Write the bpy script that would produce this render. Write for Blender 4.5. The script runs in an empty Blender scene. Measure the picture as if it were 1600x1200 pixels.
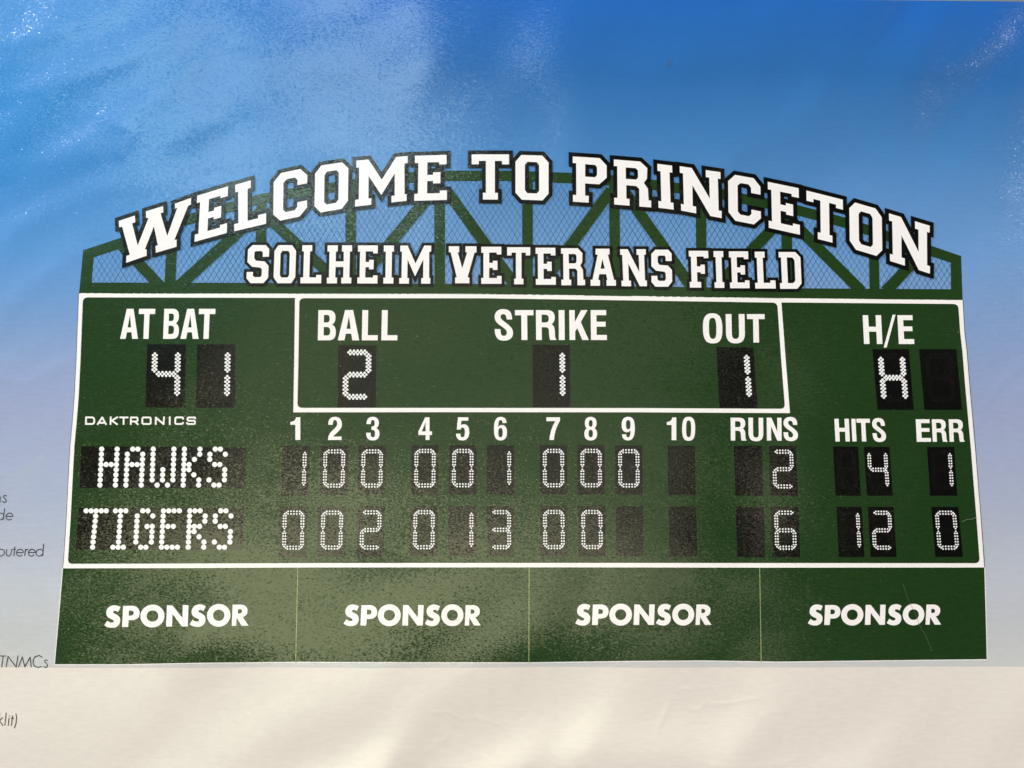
import bpy, math, random, time
import numpy as np
from mathutils import Vector, Matrix
from mathutils.geometry import delaunay_2d_cdt
T0 = time.time()
random.seed(7)
R = math.radians
sc = bpy.context.scene
col = sc.collection

# ------------------------------------------------------------------ camera, world, lamps, exposure
U = 0.0005                       # metres on the sheet for one print unit
FOC, TILT, DIST = 1202.0, R(6.8), 0.601
cd = bpy.data.cameras.new('camera'); cam = bpy.data.objects.new('camera', cd); col.objects.link(cam)
cd.sensor_width = 36; cd.lens = 36 * FOC / 1600; cd.clip_start = 0.01; cd.clip_end = 50
cam.rotation_euler = (TILT, 0, 0)
CAM = np.array([0, -math.sin(TILT) * DIST, math.cos(TILT) * DIST])
cam.location = CAM
sc.camera = cam

w = bpy.data.worlds.new('World'); sc.world = w; w.use_nodes = True
w.node_tree.nodes['Background'].inputs[0].default_value = (0.93, 0.97, 1.0, 1)
w.node_tree.nodes['Background'].inputs[1].default_value = 0.012

def rayd(px, py):
    c, s = math.cos(TILT), math.sin(TILT)
    x = (np.asarray(px, float) - 800) / FOC; y = -(np.asarray(py, float) - 600) / FOC; z = -np.ones_like(x)
    return x, y * c - z * s, y * s + z * c

def plane_pt(px, py):
    dx, dy, dz = rayd(px, py); t = -CAM[2] / dz
    return CAM[0] + t * dx, CAM[1] + t * dy

def lamp(name, loc, target, sx, sy, power, colr, spread=180):
    ld = bpy.data.lights.new(name, 'AREA'); ld.shape = 'RECTANGLE'; ld.size = sx; ld.size_y = sy
    ld.energy = power; ld.color = colr; ld.spread = R(spread)
    o = bpy.data.objects.new(name, ld); col.objects.link(o); o.location = loc
    z = (Vector(loc) - Vector(target)).normalized(); x = Vector((1, 0, 0)); x = (x - z * x.dot(z)).normalized(); y = z.cross(x)
    o.rotation_euler = Matrix((x, y, z)).transposed().to_euler()
    return o

def ceiling_lamp(name, px, py, L, sx, sy, power, colr, turn=0.0):
    """a lit panel overhead whose mirror image falls round one place of the glossy sheet"""
    x, y = plane_pt(px, py); x = float(x); y = float(y)
    r = Vector((x, y, 0)) - Vector(CAM); r.z = -r.z; r.normalize()
    o = lamp(name, Vector((x, y, 0)) + r * L, (x, y, 0), sx, sy, power, colr)
    o.rotation_euler = (o.rotation_euler.to_matrix() @ Matrix.Rotation(R(turn), 3, 'Z')).to_euler()
    return o

ceiling_lamp('ceiling_lamp', 270, 115, 1.7, 0.36, 0.32, 1.5, (0.72, 0.98, 1.0), 30)
ceiling_lamp('ceiling_lamp', 560, 120, 1.7, 0.50, 0.46, 3.0, (0.76, 0.97, 1.0), -35)
ceiling_lamp('ceiling_lamp', 520, 930, 1.7, 1.2, 0.38, 4.6, (1.0, 0.98, 0.60))
ceiling_lamp('ceiling_lamp', 1000, 950, 2.0, 0.72, 0.36, 1.2, (1.0, 0.95, 0.62))
ceiling_lamp('ceiling_glow', 740, 660, 1.9, 1.7, 1.0, 2.4, (1.0, 0.99, 0.74))
ceiling_lamp('upper_left_glow', 20, 190, 1.9, 0.9, 0.9, 1.1, (0.45, 0.84, 1.0))  # broad bluish glow added to brighten the sheet's upper left
lamp('window_light', (-3.0, 2.3, 1.3), (0, 0, 0), 1.9, 1.1, 150, (0.90, 0.95, 1.0))
lamp('side_light', (3.1, 1.2, 1.35), (0, 0, 0), 1.5, 1.2, 34, (0.97, 0.94, 1.0))
lamp('floor_lamp', (1.4, -2.7, 1.6), (0, -0.1, 0), 1.5, 1.3, 44, (1.0, 0.90, 0.98))

sc.view_settings.view_transform = 'Standard'; sc.view_settings.look = 'None'
sc.view_settings.exposure = 0.35; sc.view_settings.gamma = 1.0

# ------------------------------------------------------------------ shape of the paper: gentle waves, ripples and creases
rs = np.random.RandomState(11)
def waves(n, lmin, lmax, ang, dang):
    out = []
    for _ in range(n):
        lam = rs.uniform(lmin, lmax); a = R(ang + rs.uniform(-dang, dang))
        out.append((2 * math.pi / lam * math.cos(a), 2 * math.pi / lam * math.sin(a), rs.uniform(0, 6.28), lam))
    return out
W_BIG = waves(10, 300, 700, 90, 90)
W_MID = waves(14, 110, 260, 60, 60)
W_RIP = waves(9, 60, 120, 62, 16)
W_BOT = waves(12, 80, 220, 50, 50)
W_RGT = waves(10, 90, 220, 45, 25)
W_TOP = waves(10, 110, 260, 40, 70)
CREASES = [  # (points, height, width)
    ([(1056, 1082), (1068, 1077), (1100, 1074)], 1.3, 5), ([(1052, 1090), (1040, 1112), (1030, 1135)], 1.2, 7),
    ([(1078, 1109), (1092, 1108), (1112, 1091)], 1.2, 5), ([(1092, 1112), (1086, 1125)], .9, 5),
    ([(1110, 1100), (1150, 1097), (1184, 1090)], 1.1, 5), ([(1200, 1114), (1228, 1113), (1242, 1092), (1246, 1075)], .9, 6),
    ([(1110, 1196), (1150, 1200), (1222, 1194), (1245, 1184)], 1.6, 7),
    ([(680, 1115), (700, 1113), (722, 1124), (742, 1121), (780, 1132)], 1.0, 5),
    ([(640, 1199), (668, 1172), (705, 1148)], .9, 8), ([(372, 1128), (388, 1116)], .5, 5),
    ([(0, 742), (20, 738), (60, 715)], 1.0, 8), ([(0, 590), (40, 600), (110, 560)], 1.0, 10),
    ([(1540, 632), (1560, 605), (1600, 565)], 1.0, 8),
    ([(165, 180), (205, 205), (190, 240)], 1.4, 14), ([(0, 275), (120, 225), (230, 160), (330, 80)], 1.8, 22),
    ([(0, 70), (90, 50), (180, 20)], 1.4, 20), ([(0, 150), (110, 120), (200, 95)], 1.3, 20), ([(30, 350), (160, 290), (330, 190)], 1.9, 26), ([(20, 470), (110, 400)], 2.4, 24),
    ([(1140, 250), (1270, 170), (1290, 130)], 4.2, 32), ([(1480, 110), (1560, 60)], 3.2, 26), ([(1370, 40), (1320, 90)], 3.0, 30), ([(960, 130), (1060, 105)], 2.0, 30), ([(1440, 250), (1560, 300)], 2.6, 34),
]
def win(x, y, cx, cy, rx, ry):
    return np.exp(-(((x - cx) / rx) ** 2 + ((y - cy) / ry) ** 2))
def H(x, y):
    x = np.asarray(x, float); y = np.asarray(y, float)
    xx = x + 25 * np.sin(y / 90.0 + .5) + 12 * np.sin(x / 47.0); yy = y + 22 * np.sin(x / 120.0) + 10 * np.sin(y / 53.0 + 1)
    h = np.zeros_like(xx)
    for kx, ky, p, l in W_BIG: h += 0.0018 * l * np.sin(kx * xx + ky * yy + p)
    inner = win(x, y, 800, 560, 640, 260)
    m = np.zeros_like(xx)
    for kx, ky, p, l in W_MID: m += 0.0015 * l * np.sin(kx * xx + ky * yy + p)
    h += m * (1 - .5 * inner)
    m = np.zeros_like(xx)
    for kx, ky, p, l in W_RIP: m += 0.0026 * l * np.sin(kx * xx + ky * yy + p)
    h += m * (win(x, y, 120, 170, 260, 190) + .35 * win(x, y, 20, 560, 90, 260))
    m = np.zeros_like(xx)
    for kx, ky, p, l in W_BOT: m += 0.0050 * l * np.sin(kx * xx + ky * yy + p)
    h += m * win(x, y, 1000, 1240, 900, 130)
    m = np.zeros_like(xx)
    for kx, ky, p, l in W_RGT: m += 0.0062 * l * np.sin(kx * xx + ky * yy + p)
    h += m * win(x, y, 1400, 80, 380, 170)
    m = np.zeros_like(xx)
    for kx, ky, p, l in W_TOP: m += 0.0050 * l * np.sin(kx * xx + ky * yy + p)
    h += m * win(x, y, 560, 90, 330, 130)
    for pts, a, wd in CREASES:
        best = np.full_like(xx, 1e9)
        for (x0, y0), (x1, y1) in zip(pts, pts[1:]):
            dx, dy = x1 - x0, y1 - y0
            t = np.clip(((x - x0) * dx + (y - y0) * dy) / (dx * dx + dy * dy), 0, 1)
            best = np.minimum(best, np.hypot(x - x0 - t * dx, y - y0 - t * dy))
        side = 1.0
        lo = pts[0][1] > 1000                      # sharper, lower creases in the stiff bare margin
        h += a * (.26 if lo else .5) * np.exp(-(best / (wd * (.62 if lo else .85))) ** 2)
    return h

def surf(px, py, lift=0.0):
    """print coordinates -> points on the wavy sheet"""
    px = np.asarray(px, float); py = np.asarray(py, float)
    h = H(px, py) * U + lift * 0.00009
    dx, dy, dz = rayd(px, py)
    t = (h - CAM[2]) / dz
    return np.stack([CAM[0] + t * dx, CAM[1] + t * dy, h], -1)
def normals(px, py):
    e = 1.5
    a = surf(px + e, py) - surf(px - e, py); b = surf(px, py - e) - surf(px, py + e)
    n = np.cross(a, b); return n / np.linalg.norm(n, axis=-1, keepdims=True)

# ------------------------------------------------------------------ materials
GRAIN = 0.20
def grain_bump(nt):
    """fine relief of the satin photo paper, shared by the sheet and all that is printed on it"""
    N = nt.nodes; L = nt.links
    tc = N.new('ShaderNodeTexCoord')
    mp = N.new('ShaderNodeMapping'); mp.inputs['Scale'].default_value = (0.8, 1.15, 1); mp.inputs['Rotation'].default_value = (0, 0, R(12))
    L.new(tc.outputs['Object'], mp.inputs[0])
    n1 = N.new('ShaderNodeTexNoise'); n1.inputs['Scale'].default_value = 800; n1.inputs['Detail'].default_value = 1.0; n1.inputs['Roughness'].default_value = .5
    n2 = N.new('ShaderNodeTexNoise'); n2.inputs['Scale'].default_value = 34; n2.inputs['Detail'].default_value = .6; n2.inputs['Distortion'].default_value = .5
    mp2 = N.new('ShaderNodeMapping'); mp2.inputs['Scale'].default_value = (.8, 1.1, 1); mp2.inputs['Rotation'].default_value = (0, 0, R(-35))
    L.new(tc.outputs['Object'], mp2.inputs[0]); L.new(mp2.outputs[0], n2.inputs[0]); L.new(mp.outputs[0], n1.inputs[0])
    b2 = N.new('ShaderNodeBump'); b2.inputs['Distance'].default_value = .0011; b2.inputs['Strength'].default_value = .3
    L.new(n2.outputs['Fac'], b2.inputs['Height'])
    # pebbled gloss: tiny random slopes of the coating
    sb = N.new('ShaderNodeVectorMath'); sb.operation = 'SUBTRACT'; sb.inputs[1].default_value = (.5, .5, .5); L.new(n1.outputs['Color'], sb.inputs[0])
    n3 = N.new('ShaderNodeTexNoise'); n3.inputs['Scale'].default_value = 620; n3.inputs['Detail'].default_value = 1.0; L.new(mp.outputs[0], n3.inputs[0])
    pit = N.new('ShaderNodeMapRange'); pit.inputs['From Min'].default_value = .52; pit.inputs['From Max'].default_value = .72
    pit.inputs['To Min'].default_value = GRAIN; pit.inputs['To Max'].default_value = GRAIN * 3.4; L.new(n3.outputs['Fac'], pit.inputs[0])
    ml0 = N.new('ShaderNodeVectorMath'); ml0.operation = 'MULTIPLY'; ml0.inputs[1].default_value = (1, 1.15, 0); L.new(sb.outputs[0], ml0.inputs[0])
    ml = N.new('ShaderNodeVectorMath'); ml.operation = 'SCALE'; L.new(ml0.outputs[0], ml.inputs[0]); L.new(pit.outputs[0], ml.inputs['Scale'])
    b1 = N.new('ShaderNodeVectorMath'); b1.operation = 'ADD'; L.new(b2.outputs[0], b1.inputs[0]); L.new(ml.outputs[0], b1.inputs[1])
    nn = N.new('ShaderNodeVectorMath'); nn.operation = 'NORMALIZE'; L.new(b1.outputs[0], nn.inputs[0]); b1 = nn
    return b1.outputs[0], b2.outputs[0], tc, mp

def lin(c):
    return tuple(((v / 255) / 12.92 if v / 255 <= .04045 else ((v / 255 + .055) / 1.055) ** 2.4) for v in c)

def ink(name, rgb, var=0.06, rough=.225, base=None):
    m = bpy.data.materials.new(name); m.use_nodes = True; nt = m.node_tree; N = nt.nodes; L = nt.links
    bs = N['Principled BSDF']; bs.inputs['Roughness'].default_value = rough; bs.inputs['IOR'].default_value = 1.65
    nrm, soft, tc, mp = grain_bump(nt); L.new(soft, bs.inputs['Normal']); L.new(nrm, bs.inputs['Coat Normal'])
    bs.inputs['Roughness'].default_value = .8; bs.inputs['Specular IOR Level'].default_value = 0
    bs.inputs['Coat Weight'].default_value = 1; bs.inputs['Coat IOR'].default_value = 1.62; bs.inputs['Coat Roughness'].default_value = rough
    # faint print mottling and banding
    mm = N.new('ShaderNodeMapping'); mm.inputs['Scale'].default_value = (110, 420, 1); L.new(tc.outputs['Object'], mm.inputs[0])
    nz = N.new('ShaderNodeTexNoise'); nz.inputs['Scale'].default_value = 1; nz.inputs['Detail'].default_value = 3; L.new(mm.outputs[0], nz.inputs[0])
    mr = N.new('ShaderNodeMapRange'); mr.inputs['From Min'].default_value = .3; mr.inputs['From Max'].default_value = .7
    mr.inputs['To Min'].default_value = 1 - var; mr.inputs['To Max'].default_value = 1 + var; L.new(nz.outputs['Fac'], mr.inputs[0])
    hs = N.new('ShaderNodeHueSaturation'); L.new(mr.outputs[0], hs.inputs['Value'])
    if base is None:
        hs.inputs['Color'].default_value = (*rgb, 1)
    else:
        L.new(base(nt, tc), hs.inputs['Color'])
    L.new(hs.outputs[0], bs.inputs['Base Color'])
    return m

def sky_print(nt, tc):
    """printed sky: deep blue at the head fading to lavender and grey, then bare cream paper below the picture's edge"""
    N = nt.nodes; L = nt.links
    sp = N.new('ShaderNodeSeparateXYZ'); L.new(tc.outputs['Object'], sp.inputs[0])
    y_top = float(plane_pt(800, -200)[1]); y_bot = float(plane_pt(800, 1043)[1])
    n = N.new('ShaderNodeTexNoise'); n.inputs['Scale'].default_value = 5; n.inputs['Detail'].default_value = 2; L.new(tc.outputs['Object'], n.inputs[0])
    ad = N.new('ShaderNodeMath'); ad.operation = 'MULTIPLY_ADD'; ad.inputs[1].default_value = .05; L.new(n.outputs['Fac'], ad.inputs[0]); L.new(sp.outputs['Y'], ad.inputs[2])
    mr = N.new('ShaderNodeMapRange'); mr.inputs['From Min'].default_value = y_top + .025; mr.inputs['From Max'].default_value = y_bot + .025
    L.new(ad.outputs[0], mr.inputs[0])
    cr = N.new('ShaderNodeValToRGB'); L.new(mr.outputs[0], cr.inputs[0]); e = cr.color_ramp.elements
    stops = [(-200, (28, 94, 188)), (0, (42, 112, 200)), (120, (52, 116, 186)), (250, (80, 140, 202)), (400, (118, 165, 222)),
             (520, (144, 171, 216)), (640, (168, 177, 213)), (780, (182, 190, 216)), (900, (200, 203, 214)), (1043, (214, 213, 212))]
    def ty(py): return (float(plane_pt(800, py)[1]) - y_top) / (y_bot - y_top)
    while len(e) > 1: e.remove(e[-1])
    e[0].position = 0; e[0].color = (*lin(stops[0][1]), 1)
    for py, c in stops[1:]:
        q = e.new(ty(py)); q.color = (*[v * .87 for v in lin(c)], 1)
    lt = N.new('ShaderNodeMath'); lt.operation = 'LESS_THAN'; lt.inputs[1].default_value = y_bot; L.new(sp.outputs['Y'], lt.inputs[0])
    mx = N.new('ShaderNodeMix'); mx.data_type = 'RGBA'; L.new(lt.outputs[0], mx.inputs['Factor'])
    L.new(cr.outputs[0], mx.inputs[6]); mx.inputs[7].default_value = (*lin((229, 219, 210)), 1)
    # cyan cast of a reflection, painted into the sky colour towards the upper left
    fx = N.new('ShaderNodeMapRange'); fx.inputs['From Min'].default_value = -.1; fx.inputs['From Max'].default_value = -.4; L.new(sp.outputs['X'], fx.inputs[0])
    fy = N.new('ShaderNodeMapRange'); fy.inputs['From Min'].default_value = .02; fy.inputs['From Max'].default_value = .22; L.new(sp.outputs['Y'], fy.inputs[0])
    fm = N.new('ShaderNodeMath'); fm.operation = 'MULTIPLY'; L.new(fx.outputs[0], fm.inputs[0]); L.new(fy.outputs[0], fm.inputs[1])
    m2 = N.new('ShaderNodeMix'); m2.data_type = 'RGBA'; L.new(fm.outputs[0], m2.inputs['Factor']); L.new(mx.outputs[2], m2.inputs[6])
    m2.inputs[7].default_value = (*lin((36, 128, 200)), 1)
    return m2.outputs[2]

M_SKY = ink('printed_sky_paper', None, .03, .235, sky_print)
M_GREEN = ink('green_ink', lin((29, 57, 22)), .07)
M_TRUSS = ink('truss_green_ink', lin((31, 60, 23)), .07)
M_BLACK = ink('black_ink', lin((5, 5, 4)), .1)
M_WHITE = ink('bare_white_print', lin((250, 243, 240)), .015)
M_DOT = ink('white_dot_print', lin((250, 248, 246)), .01)
M_UNLIT = ink('unlit_dot_ink', lin((30, 28, 26)), .1)
M_WIRE = ink('wire_ink', lin((56, 92, 112)), .1)
M_LINE = ink('pale_hairline_ink', lin((150, 160, 110)), .05)
M_EDGE = ink('dark_hairline_ink', lin((46, 50, 56)), .05)
M_NOTE = ink('dark_text_ink', lin((40, 38, 48)), .05)
M_SCR = ink('scratched_paper', lin((88, 104, 84)), .05, .4)

# ------------------------------------------------------------------ mesh helpers
def finish(name, px, py, faces, lift, mat, parent, props=None):
    px = np.asarray(px, float); py = np.asarray(py, float)
    V = surf(px, py, lift)
    me = bpy.data.meshes.new(name); me.from_pydata(V.tolist(), [], [tuple(int(i) for i in f) for f in faces])
    # all faces look up
    me.update(); me.polygons.foreach_set('use_smooth', [True] * len(me.polygons))
    me.normals_split_custom_set_from_vertices(normals(px, py).tolist())
    me.materials.append(mat)
    o = bpy.data.objects.new(name, me); col.objects.link(o)
    if parent: o.parent = parent
    for k, v in (props or {}).items(): o[k] = v
    return o

def orient(px, py, faces):
    out = []
    for f in faces:
        a = 0
        for i in range(len(f)):
            p, q = f[i], f[(i + 1) % len(f)]; a += px[p] * py[q] - px[q] * py[p]
        out.append(tuple(f) if a < 0 else tuple(reversed(f)))      # y runs down in print units
    return out

def pip(P, cx, cy):
    P = np.asarray(P, float); x0, y0 = P[:, 0], P[:, 1]; x1, y1 = np.roll(x0, -1), np.roll(y0, -1)
    ins = np.zeros(len(cx), bool)
    bb = (cx >= x0.min()) & (cx <= x0.max()) & (cy >= y0.min()) & (cy <= y0.max())
    idx = np.nonzero(bb)[0]
    if len(idx) == 0: return ins
    X = cx[idx]; Y = cy[idx]; r = np.zeros(len(idx), bool)
    for a, b, c, d in zip(x0, y0, x1, y1):
        if b == d: continue
        c1 = (b > Y) != (d > Y)
        r ^= c1 & (X < (c - a) * (Y - b) / (d - b) + a)
    ins[idx] = r
    return ins

def region(groups, step=14):
    """groups: list of (outer polygons, holes); triangulates the union of the groups"""
    verts, edges = [], []
    polys = [p for g in groups for s in g for p in s]
    for P in polys:
        n0 = len(verts); n = len(P)
        pts = []
        for i in range(n):
            (x0, y0), (x1, y1) = P[i], P[(i + 1) % n]
            k = max(1, int(math.hypot(x1 - x0, y1 - y0) // step))
            for j in range(k): pts.append((x0 + (x1 - x0) * j / k, y0 + (y1 - y0) * j / k))
        verts += pts; m = len(pts)
        edges += [(n0 + i, n0 + (i + 1) % m) for i in range(m)]
    A = np.array(verts); lo, hi = A.min(0), A.max(0)
    gx = np.arange(lo[0] + step * .37, hi[0], step); gy = np.arange(lo[1] + step * .41, hi[1], step)
    if len(gx) and len(gy) and max(hi - lo) > step * 1.5:
        X, Y = [a.ravel() for a in np.meshgrid(gx, gy)]
        keep = inside(groups, X, Y)
        verts += list(zip(X[keep].tolist(), Y[keep].tolist()))
    r = delaunay_2d_cdt([Vector(v) for v in verts], edges, [], 0, 1e-4)
    V = np.array([(v.x, v.y) for v in r[0]]); F = np.array([list(f) for f in r[2]])
    c = V[F].mean(1); a = V[F]
    area = np.abs((a[:, 1, 0] - a[:, 0, 0]) * (a[:, 2, 1] - a[:, 0, 1]) - (a[:, 2, 0] - a[:, 0, 0]) * (a[:, 1, 1] - a[:, 0, 1]))
    F = F[inside(groups, c[:, 0], c[:, 1]) & (area > 1e-5)]
    used = np.unique(F); mp = -np.ones(len(V), int); mp[used] = np.arange(len(used))
    V = V[used]; F = mp[F]
    return V[:, 0], V[:, 1], orient(V[:, 0], V[:, 1], F.tolist())

def inside(groups, X, Y):
    tot = np.zeros(len(X), bool)
    for outs, holes in groups:
        a = np.zeros(len(X), bool)
        for P in outs: a |= pip(P, X, Y)
        for P in holes: a &= ~pip(P, X, Y)
        tot |= a
    return tot

def shape(name, groups, lift, mat, parent, step=14, **props):
    px, py, F = region(groups, step)
    return finish(name, px, py, F, lift, mat, parent, props)

def interp(poly, y):     # x of an edge polyline at height y
    ys = [p[1] for p in poly]; xs = [p[0] for p in poly]
    return np.interp(y, ys, xs)

def quad_grid(name, TL, TR, BR, BL, nx, ny, lift, mat, parent, **props):
    TL, TR, BR, BL = [np.array(p, float) for p in (TL, TR, BR, BL)]
    pts = []
    for j in range(ny + 1):
        v = j / ny
        for i in range(nx + 1):
            u = i / nx
            pts.append((1 - v) * ((1 - u) * TL + u * TR) + v * ((1 - u) * BL + u * BR))
    P = np.array(pts); F = []
    for j in range(ny):
        for i in range(nx):
            a = j * (nx + 1) + i; F.append((a, a + nx + 1, a + nx + 2, a + 1))
    return finish(name, P[:, 0], P[:, 1], F, lift, mat, parent, props)

def strip(pts, wd):
    """polygons of a line of given width"""
    out = []
    for (x0, y0), (x1, y1) in zip(pts, pts[1:]):
        L = math.hypot(x1 - x0, y1 - y0) or 1e-6; nx, ny = -(y1 - y0) / L * wd / 2, (x1 - x0) / L * wd / 2
        out.append([(x0 + nx, y0 + ny), (x1 + nx, y1 + ny), (x1 - nx, y1 - ny), (x0 - nx, y0 - ny)])
    for (x, y) in pts[1:-1]:
        out.append([(x + wd / 2 * math.cos(k * math.pi / 4), y + wd / 2 * math.sin(k * math.pi / 4)) for k in range(8)])
    return out

def dots(name, centers, rx, lift, mat, parent, n=10, **props):
    px, py, F = [], [], []
    for (x, y) in centers:
        b = len(px); px.append(x); py.append(y)
        for k in range(n):
            a = 2 * math.pi * k / n + .3; px.append(x + rx * math.cos(a)); py.append(y + rx * math.sin(a))
        for k in range(n): F.append((b, b + 1 + (k + 1) % n, b + 1 + k))
    return finish(name, px, py, orient(px, py, F), lift, mat, parent, props)

def flat(path):
    """small outline language: M x y L x y C x1 y1 x2 y2 x y Z -> list of polygons"""
    tk = path.replace(',', ' ').replace('M', ' M ').replace('L', ' L ').replace('C', ' C ').replace('Z', ' Z ').split()
    out, cur, i, cmd = [], [], 0, None
    while i < len(tk):
        if tk[i] in 'MLCZ':
            cmd = tk[i]; i += 1
            if cmd == 'Z':
                if len(cur) > 1 and math.hypot(cur[0][0] - cur[-1][0], cur[0][1] - cur[-1][1]) < 1e-6: cur.pop()
                out.append(cur); cur = []
            continue
        if cmd == 'C':
            a = [float(t) for t in tk[i:i + 6]]; i += 6; x0, y0 = cur[-1]
            for k in range(1, 9):
                t = k / 8; s = 1 - t
                cur.append((s ** 3 * x0 + 3 * s * s * t * a[0] + 3 * s * t * t * a[2] + t ** 3 * a[4],
                            s ** 3 * y0 + 3 * s * s * t * a[1] + 3 * s * t * t * a[3] + t ** 3 * a[5]))
        else:
            cur.append((float(tk[i]), float(tk[i + 1]))); i += 2
            if cmd == 'M': cmd = 'L'
    if cur: out.append(cur)
    return out

def norm(polys, x0, y0, x1, y1):
    return [[((x - x0) / (x1 - x0), (y - y0) / (y1 - y0)) for x, y in P] for P in polys]

def to_quad(P, q):
    TL, TR, BR, BL = q; out = []
    for u, v in P:
        out.append(tuple((1 - v) * ((1 - u) * TL[k] + u * TR[k]) + v * ((1 - u) * BL[k] + u * BR[k]) for k in (0, 1)))
    return out

# ------------------------------------------------------------------ glyphs (u right, v down, one unit each way)
BL_ = {}   # slab college letters: [outer, holes...]
def us(*p): return list(p)
BL_['E'] = norm([[(955,68),(1120,68),(1120,135),(1082,135),(1082,118),(1020,118),(1020,208),(1050,208),(1050,190),(1088,190),(1088,270),(1050,270),(1050,252),(1020,252),(1020,340),(1085,340),(1085,322),(1122,322),(1122,390),(955,390),(955,340),(973,340),(973,120),(955,120)]],955,68,1122,390)
BL_['F'] = norm([[(127,165),(358,165),(358,252),(303,252),(303,232),(218,232),(218,350),(262,350),(262,330),(312,330),(312,438),(262,438),(262,420),(218,420),(218,535),(262,535),(262,603),(127,603),(127,535),(150,535),(150,232),(127,232)]],127,165,358,603)
BL_['I'] = [[(0,0),(1,0),(1,.16),(.81,.16),(.81,.845),(1,.845),(1,1),(0,1),(0,.845),(.2,.845),(.2,.16),(0,.16)]]
BL_['L'] = [[(.04,0),(.52,0),(.52,.16),(.42,.16),(.42,.845),(.75,.845),(.75,.78),(1,.78),(1,1),(0,1),(0,.845),(.13,.845),(.13,.16),(.04,.16)]]
BL_['C'] = [[(0,.16),(.22,0),(.79,0),(1,.16),(1,.33),(.71,.33),(.71,.22),(.63,.155),(.39,.155),(.29,.22),(.29,.785),(.37,.845),(.63,.845),(.71,.785),(.71,.69),(1,.69),(1,.84),(.78,1),(.21,1),(0,.84)]]
BL_['O'] = [[(0,.155),(.18,0),(.81,0),(1,.15),(1,.845),(.82,1),(.19,1),(0,.845)],[(.285,.22),(.36,.15),(.645,.15),(.715,.22),(.715,.785),(.645,.85),(.36,.85),(.285,.785)]]
BL_['M'] = [[(.02,0),(.25,0),(.507,.47),(.78,0),(1,0),(1,.155),(.94,.16),(.945,.85),(.985,.85),(.985,1),(.695,1),(.695,.855),(.755,.85),(.755,.36),(.5,.81),(.255,.36),(.255,.855),(.31,.855),(.31,1),(0,1),(0,.855),(.07,.85),(.075,.155),(.02,.155)]]
BL_['T'] = [[(0,0),(1,0),(1,.22),(.81,.22),(.81,.145),(.62,.145),(.62,.85),(.7,.85),(.7,1),(.3,1),(.3,.85),(.38,.85),(.38,.145),(.19,.145),(.19,.22),(0,.22)]]
BL_['P'] = [[(0,0),(.8,0),(1,.155),(1,.425),(.78,.58),(.36,.58),(.36,.85),(.465,.85),(.465,1),(0,1),(0,.85),(.1,.85),(.1,.145),(0,.145)],[(.365,.155),(.655,.155),(.715,.2),(.715,.38),(.655,.43),(.365,.43)]]
BL_['R'] = [[(0,0),(.71,0),(.9,.135),(.89,.37),(.805,.465),(.915,.59),(.93,.85),(1,.85),(1,1),(.68,1),(.68,.61),(.6,.55),(.33,.55),(.33,.85),(.415,.85),(.415,1),(0,1),(0,.85),(.09,.85),(.09,.145),(0,.145)],[(.32,.155),(.585,.155),(.65,.2),(.65,.36),(.6,.41),(.32,.41)]]
BL_['N'] = [[(0,0),(.29,0),(.72,.617),(.71,.155),(.63,.155),(.625,0),(.98,0),(.98,.145),(.915,.15),(.93,.845),(1,.845),(1,1),(.73,1),(.305,.385),(.31,.85),(.39,.85),(.395,1),(.035,1),(.03,.85),(.1,.85),(.08,.15),(.005,.15)]]
BL_['S'] = norm([[(72,68),(183,68),(212,100),(212,165),(160,165),(160,130),(148,118),(100,118),(90,130),(90,175),(104,198),(178,204),(212,242),(212,340),(175,385),(65,385),(32,345),(32,292),(84,292),(84,322),(96,335),(145,335),(157,320),(157,272),(145,256),(74,248),(35,210),(36,105)]],32,68,212,385)
BL_['H'] = norm([[(700,68),(785,68),(785,120),(770,120),(770,203),(836,203),(836,120),(820,120),(820,68),(904,68),(904,120),(887,120),(887,340),(904,340),(904,388),(820,388),(820,340),(836,340),(836,250),(770,250),(770,340),(785,340),(785,388),(700,388),(700,340),(717,340),(717,120),(700,120)]],700,68,904,388)
BL_['V'] = norm([[(48,62),(118,62),(118,103),(108,103),(140,212),(172,103),(161,103),(161,62),(235,62),(235,105),(222,105),(176,275),(188,275),(188,315),(92,315),(92,275),(103,275),(61,103),(48,103)]],48,62,235,315)
BL_['A'] = norm([[(1042,82),(1135,82),(1135,121),(1124,121),(1163,290),(1175,290),(1175,328),(1112,328),(1112,290),(1118,290),(1110,251),(1064,251),(1056,290),(1068,290),(1068,328),(1005,328),(1005,288),(1018,288),(1056,121),(1042,121)],[(1087,150),(1073,215),(1102,215)]],1005,82,1175,328)
BL_['D'] = [[(0,0),(.77,0),(1,.145),(1,.86),(.79,1),(0,1),(0,.845),(.1,.845),(.1,.145),(0,.145)],[(.37,.145),(.63,.15),(.72,.225),(.72,.78),(.62,.845),(.37,.845)]]
def w_glyph():
    raw = [(90,715),(233,668),(237,728),(208,737),(258,935),(355,690),(333,688),(332,630),(485,583),(487,640),(462,648),(522,852),(612,598),(593,605),(590,562),(735,510),(733,570),(708,582),(585,890),(605,885),(605,950),(420,1003),(418,940),(438,935),(403,765),(322,972),(338,970),(338,1028),(155,1090),(158,1028),(188,1018),(120,768),(92,772)]
    # affine frame: TL (90,715) TR (735,510) BL (58,1125)
    A = np.array([[645, -32], [-205, 410]], float); Ai = np.linalg.inv(A)
    return [[tuple(Ai @ np.array([x - 90, y - 715], float)) for x, y in raw]]
BL_['W'] = w_glyph()

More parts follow.
